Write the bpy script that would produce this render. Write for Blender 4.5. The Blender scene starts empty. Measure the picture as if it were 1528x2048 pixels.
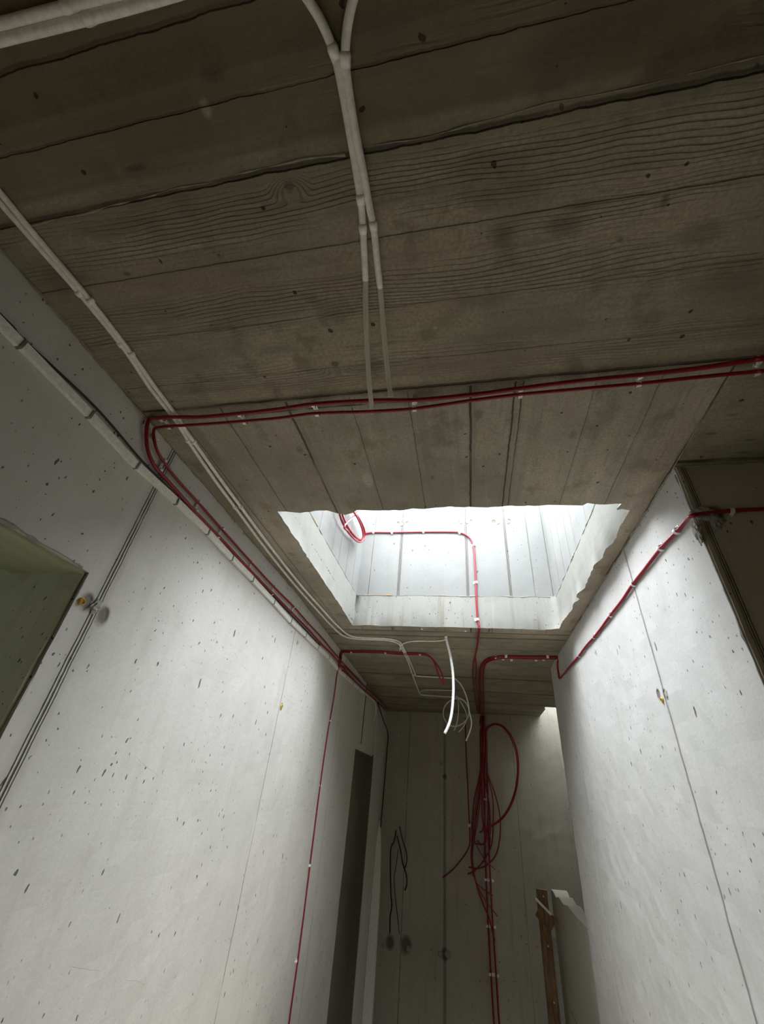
import bpy, bmesh, math, random
from mathutils import Vector, Matrix, noise
C = bpy.context.scene.collection
SC = bpy.context.scene
random.seed(7)
# ---------------------------------------------------------------- camera, sky, exposure
CAM = Vector((0, 0, 1.5))
FPX = 812.77
MR = Vector((0.98054024, 0.17687226, 0.08518823))      # right
MD = Vector((-0.0300014, 0.56383613, -0.82534159))     # down in the picture
MF = Vector((-0.19401223, 0.80672488, 0.55817043))     # viewing direction
cd = bpy.data.cameras.new('camera'); cam = bpy.data.objects.new('camera', cd); C.objects.link(cam)
cd.sensor_fit = 'HORIZONTAL'; cd.sensor_width = 36; cd.lens = FPX / 1528 * 36; cd.clip_start = .01
cam.matrix_world = Matrix(((MR.x, -MD.x, -MF.x, CAM.x), (MR.y, -MD.y, -MF.y, CAM.y), (MR.z, -MD.z, -MF.z, CAM.z), (0, 0, 0, 1)))
SC.camera = cam
w = bpy.data.worlds.new('overcast_sky'); SC.world = w; w.use_nodes = True
w.node_tree.nodes['Background'].inputs[0].default_value = (.93, .97, 1, 1)
w.node_tree.nodes['Background'].inputs[1].default_value = 1.0
SC.view_settings.view_transform = 'Standard'; SC.view_settings.look = 'None'
SC.view_settings.gamma = 1; SC.view_settings.use_curve_mapping = False
SC.view_settings.exposure = 4.1
SC.cycles.max_bounces = 12; SC.cycles.diffuse_bounces = 9; SC.cycles.use_denoising = True
SC.cycles.sample_clamp_indirect = 6
def portal(name, x0, x1, y0, y1, z):
    l = bpy.data.lights.new(name, 'AREA'); l.shape = 'RECTANGLE'; l.size = x1 - x0; l.size_y = y1 - y0
    l.cycles.is_portal = True
    o = bpy.data.objects.new(name, l); C.objects.link(o); o.location = ((x0 + x1) / 2, (y0 + y1) / 2, z)
def wall_portal(name, loc, rot, sx, sy):
    l = bpy.data.lights.new(name, 'AREA'); l.shape = 'RECTANGLE'; l.size = sx; l.size_y = sy; l.cycles.is_portal = True
    o = bpy.data.objects.new(name, l); C.objects.link(o); o.location = loc; o.rotation_euler = rot
wall_portal('added_side_opening_portal', (-3.56, -.25, 1.25), (0, -math.pi / 2, 0), .5, .5)  # sky through an unseen side-room opening, added to light the reveal
# ---------------------------------------------------------------- measures (metres)
H = 2.8                    # ceiling
ST = 3.11                  # top of the slab
SHT = 4.2                 # top of the light shaft
XL, XR = -1.405, .94       # corridor walls
YB = 1.595                 # wall that turns off to the right
OX0, OX1, OY0, OY1 = -1.095, .835, 1.86, 3.82   # ceiling opening
YE = 5.13                  # end of the right wall
def taper(y): return -.036 * max(0, y - 3)
def fary(x): return 9.1 - .2 * (x + 1.64)
portal('skylight_portal', OX0, OX1, OY0, OY1, SHT - .01)
portal('rear_skylight_portal', 1.27, 2.35, 7.62, 8.3, 3.75)
# ---------------------------------------------------------------- picture point -> point on a real surface
def ray(px, py): return MR * ((px - 764) / FPX) + MD * ((py - 1024) / FPX) + MF
def at(s, px, py, off=0.0):
    d = ray(px, py)
    if s == 'C': t = (H - off - CAM.z) / d.z
    elif s == 'R': t = (XR - off) / d.x
    elif s == 'B': t = (YB - off) / d.y
    elif s == 'S': t = (OY1 - off) / d.y
    elif s == 'L':
        t = (XL + off) / d.x
        if (t * d.y) > 3: t = (XL + off + .036 * 3) / (d.x + .036 * d.y)
    elif s == 'F': t = (9.1 - off - .2 * 1.64) / (d.y + .2 * d.x)
    elif isinstance(s, tuple): t = (s[1] - CAM['xyz'.index(s[0])]) / d['xyz'.index(s[0])]
    return CAM + d * t
NRM = {'C': Vector((0, 0, -1)), 'R': Vector((-1, 0, 0)), 'B': Vector((0, -1, 0)), 'S': Vector((0, -1, 0)), 'L': Vector((1, 0, 0)), 'F': Vector((0, -1, 0))}
# ---------------------------------------------------------------- node helpers
class N:
    def __init__(s, name):
        s.m = bpy.data.materials.new(name); s.m.use_nodes = True; s.t = s.m.node_tree
        s.b = s.t.nodes['Principled BSDF']; s.tc = s.t.nodes.new('ShaderNodeTexCoord')
        s.xyz = s.t.nodes.new('ShaderNodeSeparateXYZ'); s.t.links.new(s.tc.outputs['Object'], s.xyz.inputs[0])
        s.x, s.y, s.z = s.xyz.outputs
    def put(s, sock, v):
        if hasattr(v, 'is_output'): s.t.links.new(v, sock)
        elif isinstance(v, (tuple, list)) and len(v) == 3 and sock.type == 'RGBA': sock.default_value = (*v, 1)
        else: sock.default_value = v
    def math(s, op, a, b=0.0, c=0.0, clamp=False):
        n = s.t.nodes.new('ShaderNodeMath'); n.operation = op; n.use_clamp = clamp
        for i, v in enumerate((a, b, c)): s.put(n.inputs[i], v)
        return n.outputs[0]
    def vec(s, x, y, z):
        n = s.t.nodes.new('ShaderNodeCombineXYZ')
        for i, v in enumerate((x, y, z)): s.put(n.inputs[i], v)
        return n.outputs[0]
    def co(s, sx=1, sy=1, sz=1):
        n = s.t.nodes.new('ShaderNodeVectorMath'); n.operation = 'MULTIPLY'
        s.t.links.new(s.tc.outputs['Object'], n.inputs[0]); n.inputs[1].default_value = (sx, sy, sz); return n.outputs[0]
    def noise(s, v, scale=1, detail=4, rough=.55, dist=0):
        n = s.t.nodes.new('ShaderNodeTexNoise'); s.put(n.inputs['Vector'], v)
        n.inputs['Scale'].default_value = scale; n.inputs['Detail'].default_value = detail
        n.inputs['Roughness'].default_value = rough; n.inputs['Distortion'].default_value = dist; return n.outputs['Fac']
    def ramp(s, f, a, b, lo=0.0, hi=1.0):
        n = s.t.nodes.new('ShaderNodeMapRange'); n.clamp = True; n.interpolation_type = 'SMOOTHSTEP'
        s.put(n.inputs[0], f)
        for i, v in enumerate((a, b, lo, hi)): n.inputs[i + 1].default_value = v
        return n.outputs[0]
    def mix(s, f, a, b, mode='MIX'):
        n = s.t.nodes.new('ShaderNodeMix'); n.data_type = 'RGBA'; n.blend_type = mode
        s.put(n.inputs[0], f); s.put(n.inputs[6], a); s.put(n.inputs[7], b); return n.outputs[2]
    def line(s, coord, pos, width, wob=None, amp=0):      # 1 on the line, 0 away
        c = coord
        if wob is not None: c = s.math('ADD', coord, s.math('MULTIPLY', s.math('SUBTRACT', wob, .5), amp))
        return s.ramp(s.math('ABSOLUTE', s.math('SUBTRACT', c, pos)), width * .35, width, 1, 0)
    def span(s, coord, a, b, soft=.004):
        return s.math('MULTIPLY', s.ramp(coord, a - soft, a + soft), s.ramp(coord, b - soft, b + soft, 1, 0))
    def pores(s, scale, size, keep, zs=.5, off=0.0, uv=None):
        n = s.t.nodes.new('ShaderNodeTexVoronoi'); n.inputs['Scale'].default_value = scale; n.voronoi_dimensions = '2D'
        u, v = uv or (s.x, s.y)
        w_ = s.math('MULTIPLY', s.math('SUBTRACT', s.noise(s.co(), 40, 2), .5), .02)
        s.t.links.new(s.vec(s.math('ADD', s.math('ADD', u, w_), off), s.math('MULTIPLY', s.math('ADD', v, w_), zs), 0), n.inputs['Vector'])
        sep = s.t.nodes.new('ShaderNodeSeparateColor'); s.t.links.new(n.outputs['Color'], sep.inputs[0])
        r = s.math('MULTIPLY', s.math('MULTIPLY', sep.outputs[0], sep.outputs[0]), size)
        m = s.math('LESS_THAN', n.outputs['Distance'], r)
        return s.math('MULTIPLY', m, s.math('GREATER_THAN', sep.outputs[1], 1 - keep))
    def finish(s, col, height, depth=.004, rough=.85, strength=1.0):
        s.put(s.b.inputs['Base Color'], col); s.put(s.b.inputs['Roughness'], rough)
        s.b.inputs['Specular IOR Level'].default_value = .25
        if height is not None:
            n = s.t.nodes.new('ShaderNodeBump'); n.inputs['Strength'].default_value = strength; n.inputs['Distance'].default_value = depth
            s.put(n.inputs['Height'], height); s.t.links.new(n.outputs[0], s.b.inputs['Normal'])
        return s.m
def plain(name, col, rough=.5, metal=0, spec=.4, bump=0):
    n = N(name)
    k = n.noise(n.co(), 60, 3); c = n.mix(n.ramp(k, .3, .7), tuple(x * .88 for x in col), tuple(min(1, x * 1.06) for x in col))
    n.finish(c, k if bump else None, .001, rough); n.b.inputs['Metallic'].default_value = metal; n.b.inputs['Specular IOR Level'].default_value = spec
    return n.m
# smooth formed wall concrete: run = horizontal axis of the wall
def wall_mat(name, run, tone=(.69, .68, .65), joints=(), fine=(), holes=(), streak=.5, pore=1.0, stain_all=.25):
    n = N(name); c = n.x if run == 'x' else n.y
    big = n.noise(n.co(), 1.1, 5, .6); mid = n.noise(n.co(), 5, 5, .6); fin = n.noise(n.co(), 70, 3, .6)
    st = n.noise(n.vec(n.math('MULTIPLY', c, 16), 3.3, n.math('MULTIPLY', n.z, 1.1)), 1, 5, .65)
    v = n.mix(n.ramp(big, .35, .68), tuple(t * .87 for t in tone), tone)
    v = n.mix(n.math('MULTIPLY', n.ramp(mid, .52, .75), stain_all), v, tuple(t * f for t, f in zip(tone, (.70, .68, .62))))
    v = n.mix(n.math('MULTIPLY', n.ramp(st, .52, .72), min(1, streak * .5)), v, tuple(t * f for t, f in zip(tone, (.72, .7, .64))))
    v = n.mix(n.math('MULTIPLY', n.ramp(st, .45, .25), streak * .3), v, tuple(min(1, t * 1.15) for t in tone))
    v = n.mix(n.ramp(fin, .3, .75, 0, .22), v, tuple(t * .7 for t in tone))
    wob = n.noise(n.co(), 2.2, 4); wob2 = n.noise(n.co(), 25, 3)
    h = n.math('ADD', n.math('MULTIPLY', mid, .5), n.math('MULTIPLY', fin, .12))
    # scratches
    for k, (s1, s2) in enumerate(((1.0, .8), (.35, 1.2))):
        d = n.math('ADD', n.math('MULTIPLY', c, s1 * 1.7), n.math('MULTIPLY', n.z, s2 * 1.5))
        sc = n.math('ABSOLUTE', n.math('SUBTRACT', n.math('FRACT', n.math('ADD', n.math('MULTIPLY', d, .9), n.math('MULTIPLY', wob, .15))), .5))
        m = n.math('MULTIPLY', n.ramp(sc, .0006, .002, 1, 0), n.ramp(n.noise(n.co(), 2.0 + k, 2), .58, .66))
        v = n.mix(n.math('MULTIPLY', m, .35), v, (.1, .1, .09))
    uv = (c, n.z); p1 = n.pores(15, .075, .5 * pore, .45, 0, uv); p2 = n.pores(38, .15, .40 * pore, .6, 3.1, uv); p3 = n.pores(5, .040, .5 * pore, .32, 7.7, uv)
    clus = n.ramp(n.noise(n.co(), 1.6, 3), .40, .58)
    p2 = n.math('MULTIPLY', p2, clus)
    pm = n.math('MAXIMUM', n.math('MAXIMUM', p1, p2), p3)
    v = n.mix(n.math('MULTIPLY', pm, .85), v, (.045, .045, .04))
    h = n.math('SUBTRACT', h, n.math('MULTIPLY', pm, 1.0))
    for pos, wd in joints:                                   # panel joint: two lips with a groove
        a = n.line(c, pos, wd * .30, wob2, .006); b1 = n.line(c, pos - wd, wd * .22, wob2, .006); b2 = n.line(c, pos + wd, wd * .22, wob2, .006)
        brk = n.ramp(n.noise(n.vec(0, 0, n.z), 6, 3), .3, .5, .45, 1)
        g = n.math('MULTIPLY', n.math('MAXIMUM', a, n.math('MAXIMUM', b1, b2)), brk)
        halo = n.math('MULTIPLY', n.line(c, pos, wd * 4, wob, .04), .18)
        v = n.mix(halo, v, (.2, .18, .14)); v = n.mix(n.math('MULTIPLY', g, .8), v, (.05, .045, .035))
        h = n.math('SUBTRACT', h, n.math('MULTIPLY', g, 1.5))
        lip = n.math('MAXIMUM', n.line(c, pos - wd * .55, wd * .35), n.line(c, pos + wd * .55, wd * .35))
        h = n.math('ADD', h, n.math('MULTIPLY', lip, .8))
    for pos, wd in fine:
        g = n.math('MULTIPLY', n.line(c, pos, wd, wob2, .004), n.ramp(n.noise(n.vec(pos, 0, n.z), 3, 2), .3, .55, .35, 1))
        v = n.mix(n.math('MULTIPLY', g, .55), v, (.10, .09, .07)); h = n.math('SUBTRACT', h, g)
    for hc, hz, r in holes:                                  # stained ring around a tie hole
        dx = n.math('SUBTRACT', c, hc); dz = n.math('MULTIPLY', n.math('SUBTRACT', n.z, hz), .8)
        dd = n.math('ADD', n.math('SQRT', n.math('ADD', n.math('MULTIPLY', dx, dx), n.math('MULTIPLY', dz, dz))), n.math('MULTIPLY', n.math('SUBTRACT', mid, .5), r * .8))
        v = n.mix(n.ramp(dd, r * .5, r * 1.2, .8, 0), v, (.10, .085, .06))
        h = n.math('SUBTRACT', h, n.ramp(dd, r * .4, r * .9, 1.5, 0))
    return n.finish(v, h, .0035)
# rough board-marked concrete; run = axis the boards run along
def board_mat(name, run, tone=(.21, .185, .15), seams=(), bw=.2, grain=1.0, streak=1.0, lat=500.0, zones=(), blots=(), knots=(), spans=()):
    n = N(name); a, b = (n.x, n.y) if run == 'x' else (n.y, n.x)
    big = n.noise(n.co(), 1.3, 6, .62); mid = n.noise(n.co(), 6, 6, .65); fin = n.noise(n.co(), 90, 4, .65)
    warp = n.noise(n.vec(n.math('MULTIPLY', a, 1.5), n.math('MULTIPLY', b, 4), n.z), 1, 3, .5)
    str1 = n.noise(n.vec(n.math('MULTIPLY', a, 2.2), n.math('MULTIPLY', b, 38), 0), 1, 6, .7)
    str2 = n.noise(n.vec(n.math('MULTIPLY', a, .9), n.math('MULTIPLY', b, 11), 5), 1, 4, .6)
    ph = n.math('ADD', n.math('MULTIPLY', b, lat), n.math('MULTIPLY', warp, 46))
    def ell(px, py, ra, rb, wobble=0):
        p = at('C', px, py); pa, pb = (p.x, p.y) if run == 'x' else (p.y, p.x)
        u = n.math('DIVIDE', n.math('SUBTRACT', a, pa), ra); w_ = n.math('DIVIDE', n.math('SUBTRACT', b, pb), rb)
        d = n.math('SQRT', n.math('ADD', n.math('MULTIPLY', u, u), n.math('MULTIPLY', w_, w_)))
        return n.math('ADD', d, n.math('MULTIPLY', n.math('SUBTRACT', mid, .5), wobble)) if wobble else d
    kn = [ell(kx, ky, ra, rb, .3) for kx, ky, ra, rb in knots]
    for d in kn: ph = n.math('ADD', ph, n.math('MULTIPLY', n.ramp(d, 0, 4.5, 1, 0), 26))
    rings = n.math('SINE', ph)
    gm = n.ramp(n.noise(n.vec(n.math('MULTIPLY', a, 1.1), n.math('MULTIPLY', b, 5), 9), 1, 3), .54, .72)
    for s0, s1, sa in spans:
        gm = n.math('MAXIMUM', gm, n.math('MULTIPLY', n.span(b, s0, s1, .03), n.ramp(n.noise(n.vec(n.math('MULTIPLY', a, 1.6), n.math('MULTIPLY', b, 9), 2), 1, 3), .36, .52, 0, sa)))
    rings = n.math('MULTIPLY', n.ramp(rings, .1, 1), n.math('MULTIPLY', gm, grain))
    bid = n.math('FLOOR', n.math('DIVIDE', n.math('ADD', b, .04), bw))
    wn = n.t.nodes.new('ShaderNodeTexWhiteNoise'); wn.noise_dimensions = '1D'; n.put(wn.inputs['W'], bid)
    v = n.mix(n.ramp(big, .32, .7), tuple(t * .62 for t in tone), tuple(t * 1.15 for t in tone))
    v = n.mix(n.math('MULTIPLY', wn.outputs[0], .22), v, tuple(t * f for t, f in zip(tone, (1.3, 1.25, 1.22))))
    v = n.mix(n.math('MULTIPLY', n.ramp(str2, .5, .75), .55 * streak), v, tuple(t * f for t, f in zip(tone, (.42, .39, .34))))
    v = n.mix(n.math('MULTIPLY', n.ramp(str2, .42, .25), .4 * streak), v, tuple(t * f for t, f in zip(tone, (1.5, 1.5, 1.5))))
    v = n.mix(n.math('MULTIPLY', n.ramp(str1, .52, .72), .55 * streak), v, tuple(t * .5 for t in tone))
    v = n.mix(n.math('MULTIPLY', n.ramp(mid, .52, .68), .6), v, tuple(t * f for t, f in zip(tone, (.45, .43, .34))))
    v = n.mix(n.math('MULTIPLY', rings, .52), v, tuple(t * .36 for t in tone))
    gr = n.noise(n.vec(n.math('MULTIPLY', a, 1.7), n.math('MULTIPLY', b, 4), 3.3), 1, 5, .6)
    v = n.mix(n.math('MULTIPLY', n.ramp(gr, .5, .66), .30), v, tuple(t * f for t, f in zip(tone, (.62, .74, .55))))
    v = n.mix(n.math('MULTIPLY', n.ramp(gr, .44, .3), .30), v, tuple(t * f for t, f in zip(tone, (.95, .80, .80))))
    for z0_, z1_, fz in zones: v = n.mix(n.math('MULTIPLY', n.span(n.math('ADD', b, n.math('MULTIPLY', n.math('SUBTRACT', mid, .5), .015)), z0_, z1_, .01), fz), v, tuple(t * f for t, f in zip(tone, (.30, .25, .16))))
    for bx, by, ra, rb, am in blots: v = n.mix(n.ramp(ell(bx, by, ra, rb, 2.8), .35, 1.3, abs(am), 0), v, tuple(t * (.22 if am > 0 else 1.7) for t in tone))
    for d in kn: v = n.mix(n.ramp(d, .6, 1.1, .8, 0), v, tuple(t * .28 for t in tone))
    v = n.mix(n.ramp(fin, .35, .7, 0, .45), v, tuple(t * .45 for t in tone))
    v = n.mix(n.math('MULTIPLY', n.ramp(n.noise(n.vec(n.math('MULTIPLY', a, 14), n.math('MULTIPLY', b, 60), 1), 1, 5, .7), .55, .7), .35), v, tuple(t * .45 for t in tone))
    pp = n.pores(13, .10, .22, 1, 2.2)
    v = n.mix(n.math('MULTIPLY', pp, .8), v, (.02, .017, .012))
    h = n.math('SUBTRACT', n.math('ADD', n.math('MULTIPLY', mid, .7), n.math('MULTIPLY', fin, .25)), n.math('MULTIPLY', rings, .35))
    h = n.math('SUBTRACT', n.math('ADD', h, n.math('MULTIPLY', str1, .5)), n.math('MULTIPLY', pp, 1.2))
    wob = n.noise(n.vec(n.math('MULTIPLY', a, 5), 0, 0), 1, 5, .65); wob2 = n.noise(n.co(), 22, 3)
    for pos, wd, am in seams:
        g = n.line(b, pos, wd, n.math('ADD', n.math('MULTIPLY', wob, .7), n.math('MULTIPLY', wob2, .3)), wd * 1.2 + .016)
        brk = n.ramp(n.noise(n.vec(n.math('MULTIPLY', a, 3), pos * 9, 0), 1, 3), .3, .52, .25, 1)
        g = n.math('MULTIPLY', n.math('MULTIPLY', g, brk), am)
        v = n.mix(n.math('MULTIPLY', n.line(b, pos + wd, wd * 5, wob, .03), .35 * am), v, tuple(t * .5 for t in tone))
        v = n.mix(n.math('MULTIPLY', g, .85), v, tuple(t * .14 for t in tone)); h = n.math('SUBTRACT', h, n.math('MULTIPLY', g, 2))
    return n.finish(v, h, .006, .9)
M = {}
M['wall_l'] = wall_mat('concrete_left_wall', 'y', joints=[(1.283, .014)], fine=[(3.2, .007), (5.05, .006)], holes=[(1.235, 1.985, .03), (1.33, 1.965, .035), (3.24, 1.95, .02)])
M['wall_r'] = wall_mat('concrete_right_wall', 'y', (.60, .60, .59), joints=[(2.345, .0055)], fine=[(4.35, .004)], holes=[(2.335, 1.99, .022), (2.41, 2.0, .025)])
M['wall_b'] = wall_mat('concrete_return_wall', 'x', (.56, .50, .38), joints=[(.972, .008)], holes=[(1.02, 2.545, .035), (1.27, 2.15, .03)], pore=.5)
M['wall_f'] = wall_mat('concrete_far_wall', 'x', (.55, .53, .46), joints=[(-.46, .013)], fine=[(-1.15, .01), (.75, .006), (1.55, .006)], holes=[(-1.07, -.50, .10), (-.46, -.5, .06), (-1.33, -.52, .08), (-.46, 1.75, .04)], streak=1.2, pore=.7)
M['wall_room'] = wall_mat('concrete_room_wall', 'x', (.60, .54, .44))
M['wall_side'] = wall_mat('greenish_concrete', 'x', (.46, .475, .325), stain_all=.9, streak=1.3)  # greenish concrete of the side room and its opening
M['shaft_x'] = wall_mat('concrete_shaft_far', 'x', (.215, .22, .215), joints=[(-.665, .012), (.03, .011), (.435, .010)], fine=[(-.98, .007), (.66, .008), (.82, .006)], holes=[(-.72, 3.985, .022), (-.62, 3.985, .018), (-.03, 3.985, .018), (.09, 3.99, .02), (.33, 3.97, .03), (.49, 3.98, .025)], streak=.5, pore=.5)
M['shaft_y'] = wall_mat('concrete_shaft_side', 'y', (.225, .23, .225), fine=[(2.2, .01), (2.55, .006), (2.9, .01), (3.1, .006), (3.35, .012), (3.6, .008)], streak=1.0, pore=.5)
M['slab_edge'] = wall_mat('rough_slab_edge', 'x', (.27, .27, .25), streak=2.0, pore=1.0, stain_all=.5)
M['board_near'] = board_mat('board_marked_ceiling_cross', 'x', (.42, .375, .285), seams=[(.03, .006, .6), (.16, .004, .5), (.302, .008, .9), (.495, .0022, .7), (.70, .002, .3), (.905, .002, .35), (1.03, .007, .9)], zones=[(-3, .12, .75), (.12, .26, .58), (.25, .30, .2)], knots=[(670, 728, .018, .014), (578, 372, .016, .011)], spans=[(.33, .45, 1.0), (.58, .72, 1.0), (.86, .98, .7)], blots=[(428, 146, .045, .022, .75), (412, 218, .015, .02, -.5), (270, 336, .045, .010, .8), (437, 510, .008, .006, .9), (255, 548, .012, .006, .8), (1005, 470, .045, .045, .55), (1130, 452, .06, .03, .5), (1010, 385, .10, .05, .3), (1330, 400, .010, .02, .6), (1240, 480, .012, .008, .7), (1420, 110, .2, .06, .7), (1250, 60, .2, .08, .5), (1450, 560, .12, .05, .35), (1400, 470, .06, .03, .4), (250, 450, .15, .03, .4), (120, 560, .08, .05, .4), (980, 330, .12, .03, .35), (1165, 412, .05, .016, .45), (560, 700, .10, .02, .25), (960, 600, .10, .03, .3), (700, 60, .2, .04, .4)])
M['board_mid'] = board_mat('board_marked_ceiling_along', 'y', (.46, .42, .335), seams=[(-1.24, .003, .6), (-1.02, .003, .6), (-.715, .006, .9), (-.44, .002, .5), (-.2, .0025, .4), (.045, .0055, 1), (.212, .004, .9), (.24, .003, .7), (.5, .002, .3), (.72, .002, .4), (.935, .005, .8)], blots=[(735, 960, .06, .02, -.35), (1190, 965, .09, .03, -.25), (600, 900, .03, .02, .5), (955, 830, .03, .02, .5), (1145, 870, .03, .015, .4), (865, 955, .02, .01, .6), (420, 900, .2, .03, .35), (470, 1000, .2, .03, .35), (1290, 930, .05, .06, .35), (1330, 960, .08, .03, .4)], grain=.25, bw=.17, streak=.8)
M['board_right'] = board_mat('board_marked_ceiling_corner', 'x', (.36, .33, .235), blots=[(1420, 868, .03, .012, .7), (1490, 905, .05, .01, .6), (1465, 830, .02, .01, .4), (1500, 880, .03, .008, .5)], seams=[(1.56, .012, 1)], grain=.3)
M['board_far'] = board_mat('board_marked_ceiling_far', 'x', (.42, .385, .29), seams=[(3.97, .008, .9), (4.12, .012, .9), (4.5, .006, .5), (5.0, .006, .6), (5.82, .022, 1), (6.66, .02, .9), (7.5, .03, .9), (8.2, .02, .7)], grain=.3, bw=.42)
M['floor'] = wall_mat('concrete_floor', 'y', (.50, .43, .32))
M['white'] = plain('white_plastic', (.93, .93, .86), .42)
M['offwhite'] = plain('dull_white_plastic', (.92, .92, .83), .5)
M['bright'] = plain('bright_white_plastic', (.93, .93, .91), .35)
M['red'] = plain('red_cable_sheath', (.27, .006, .020), .38, 0, .5)
M['black'] = plain('black_cable_sheath', (.02, .018, .02), .5)
M['steel'] = plain('galvanised_steel', (.82, .83, .82), .35, .35, .5, 1)
M['clip_dark'] = plain('dull_steel_clip', (.30, .29, .27), .35, .6)
M['yellow'] = plain('yellow_plug_plastic', (.62, .42, .08), .6)
M['grey'] = plain('grey_filler', (.36, .35, .32), .9, bump=1)
M['cement'] = plain('pale_cement_slurry', (.34, .31, .26), .95, bump=1)
M['rust'] = plain('rusty_slurry', (.55, .26, .06), .9, bump=1)
def glassy():
    m = bpy.data.materials.new('translucent_tube_plastic'); m.use_nodes = True; t = m.node_tree; b = t.nodes['Principled BSDF']
    b.inputs['Base Color'].default_value = (.85, .83, .72, 1); b.inputs['Roughness'].default_value = .2
    tr = t.nodes.new('ShaderNodeBsdfTransparent'); tr.inputs[0].default_value = (.85, .84, .76, 1)
    mx = t.nodes.new('ShaderNodeMixShader'); lw = t.nodes.new('ShaderNodeLayerWeight'); lw.inputs[0].default_value = .35
    mr = t.nodes.new('ShaderNodeMapRange'); mr.inputs[3].default_value = .5; mr.inputs[4].default_value = 1
    t.links.new(lw.outputs['Facing'], mr.inputs[0]); t.links.new(mr.outputs[0], mx.inputs[0])
    t.links.new(tr.outputs[0], mx.inputs[1]); t.links.new(b.outputs[0], mx.inputs[2]); t.links.new(mx.outputs[0], t.nodes['Material Output'].inputs[0])
    return m
M['clear'] = glassy()
def wood():
    n = N('weathered_wood'); g = n.noise(n.co(60, 60, 4), 1, 5, .6); s = n.noise(n.co(6, 6, 3), 1, 4)
    v = n.mix(n.ramp(g, .3, .7), (.13, .065, .03), (.30, .19, .11)); v = n.mix(n.ramp(s, .55, .7, 0, .7), v, (.045, .03, .02))
    return n.finish(v, g, .002, .8)
M['wood'] = wood()
# ---------------------------------------------------------------- object helpers
def tag(o, label, cat, group=None):
    o['label'] = label; o['category'] = cat
    if group: o['group'] = group
    return o
def link(name, bm, mats, parent=None, org=None, smooth=False, kind=None):
    me = bpy.data.meshes.new(name)
    org = Vector(org) if org is not None else Vector((0, 0, 0))
    if org.length: bmesh.ops.translate(bm, verts=bm.verts, vec=-org)
    bmesh.ops.recalc_face_normals(bm, faces=bm.faces)
    bm.to_mesh(me); bm.free()
    for m in (mats if isinstance(mats, list) else [mats]): me.materials.append(m)
    if smooth:
        for p in me.polygons: p.use_smooth = True
    o = bpy.data.objects.new(name, me); C.objects.link(o)
    if parent is not None:
        o.parent = parent; base = Vector(parent.location); g = parent.parent
        while g is not None: base += Vector(g.location); g = g.parent
        o.location = org - base
    else: o.location = org
    if kind: o['kind'] = kind
    return o
def rough(P, amp):
    d = noise.noise_vector(P * 9) * amp + noise.noise_vector(P * 33) * amp * .5
    return P + d
def rbox(bm, x0, x1, y0, y1, z0, z1, step=.08, amp=.0025, mi=0, tap=True, warp=None):
    """a box with gridded faces whose surface is slightly uneven (noise by place, so neighbours match)"""
    vs = {}
    def ax(a, b):
        n = max(1, min(90, round((b - a) / step))); return [a + (b - a) * i / n for i in range(n + 1)]
    X, Y, Z = ax(x0, x1), ax(y0, y1), ax(z0, z1)
    def V(x, y, z):
        k = (round(x, 4), round(y, 4), round(z, 4))
        if k not in vs:
            p = rough(Vector((x, y, z)), amp)
            if tap: p.x += taper(y)
            if warp: p = warp(p)
            vs[k] = bm.verts.new(p)
        return vs[k]
    def grid(A, B, f):
        for i in range(len(A) - 1):
            for j in range(len(B) - 1):
                fc = bm.faces.new((V(*f(A[i], B[j])), V(*f(A[i + 1], B[j])), V(*f(A[i + 1], B[j + 1])), V(*f(A[i], B[j + 1])))); fc.material_index = mi
    for z in (z0, z1): grid(X, Y, lambda a, b: (a, b, z))
    for y in (y0, y1): grid(X, Z, lambda a, b: (a, y, b))
    for x in (x0, x1): grid(Y, Z, lambda a, b: (x, a, b))
def box(bm, c, ux, uy, uz, sx, sy, sz, mi=0):
    """oriented box: centre, axes, half sizes"""
    v = [bm.verts.new(c + ux * (i * sx) + uy * (j * sy) + uz * (k * sz)) for i in (-1, 1) for j in (-1, 1) for k in (-1, 1)]
    for f in ((0, 1, 3, 2), (4, 6, 7, 5), (0, 4, 5, 1), (2, 3, 7, 6), (0, 2, 6, 4), (1, 5, 7, 3)):
        bm.faces.new([v[i] for i in f]).material_index = mi
    return v
def crom(P, sub):
    if len(P) < 3 or sub < 2: return list(P)
    Q = [P[0] * 2 - P[1]] + list(P) + [P[-1] * 2 - P[-2]]; out = []
    for i in range(1, len(Q) - 2):
        p0, p1, p2, p3 = Q[i - 1:i + 3]
        for k in range(sub):
            t = k / sub
            out.append(.5 * ((2 * p1) + (p2 - p0) * t + (2 * p0 - 5 * p1 + 4 * p2 - p3) * t * t + (3 * p1 - p0 - 3 * p2 + p3) * t ** 3))
    out.append(P[-1].copy()); return out
def tube(bm, P, r, seg=10, cap=True, mi=0, taper_end=None):
    P = [p for i, p in enumerate(P) if i == 0 or (p - P[i - 1]).length > 1e-5]
    T = [(P[min(i + 1, len(P) - 1)] - P[max(i - 1, 0)]).normalized() for i in range(len(P))]
    u = T[0].orthogonal().normalized(); rings = []
    for i, p in enumerate(P):
        u = (u - T[i] * u.dot(T[i])).normalized(); v = T[i].cross(u)
        rr = r(i / (len(P) - 1)) if callable(r) else r
        rings.append([bm.verts.new(p + (u * math.cos(2 * math.pi * k / seg) + v * math.sin(2 * math.pi * k / seg)) * rr) for k in range(seg)])
    for a, b in zip(rings, rings[1:]):
        for k in range(seg): bm.faces.new((a[k], a[(k + 1) % seg], b[(k + 1) % seg], b[k])).material_index = mi
    if cap:
        bm.faces.new(rings[0][::-1]).material_index = mi; bm.faces.new(rings[-1]).material_index = mi
def path(s, pts, off=.01): return [at(s, x, y, off) for x, y in pts]
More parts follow.
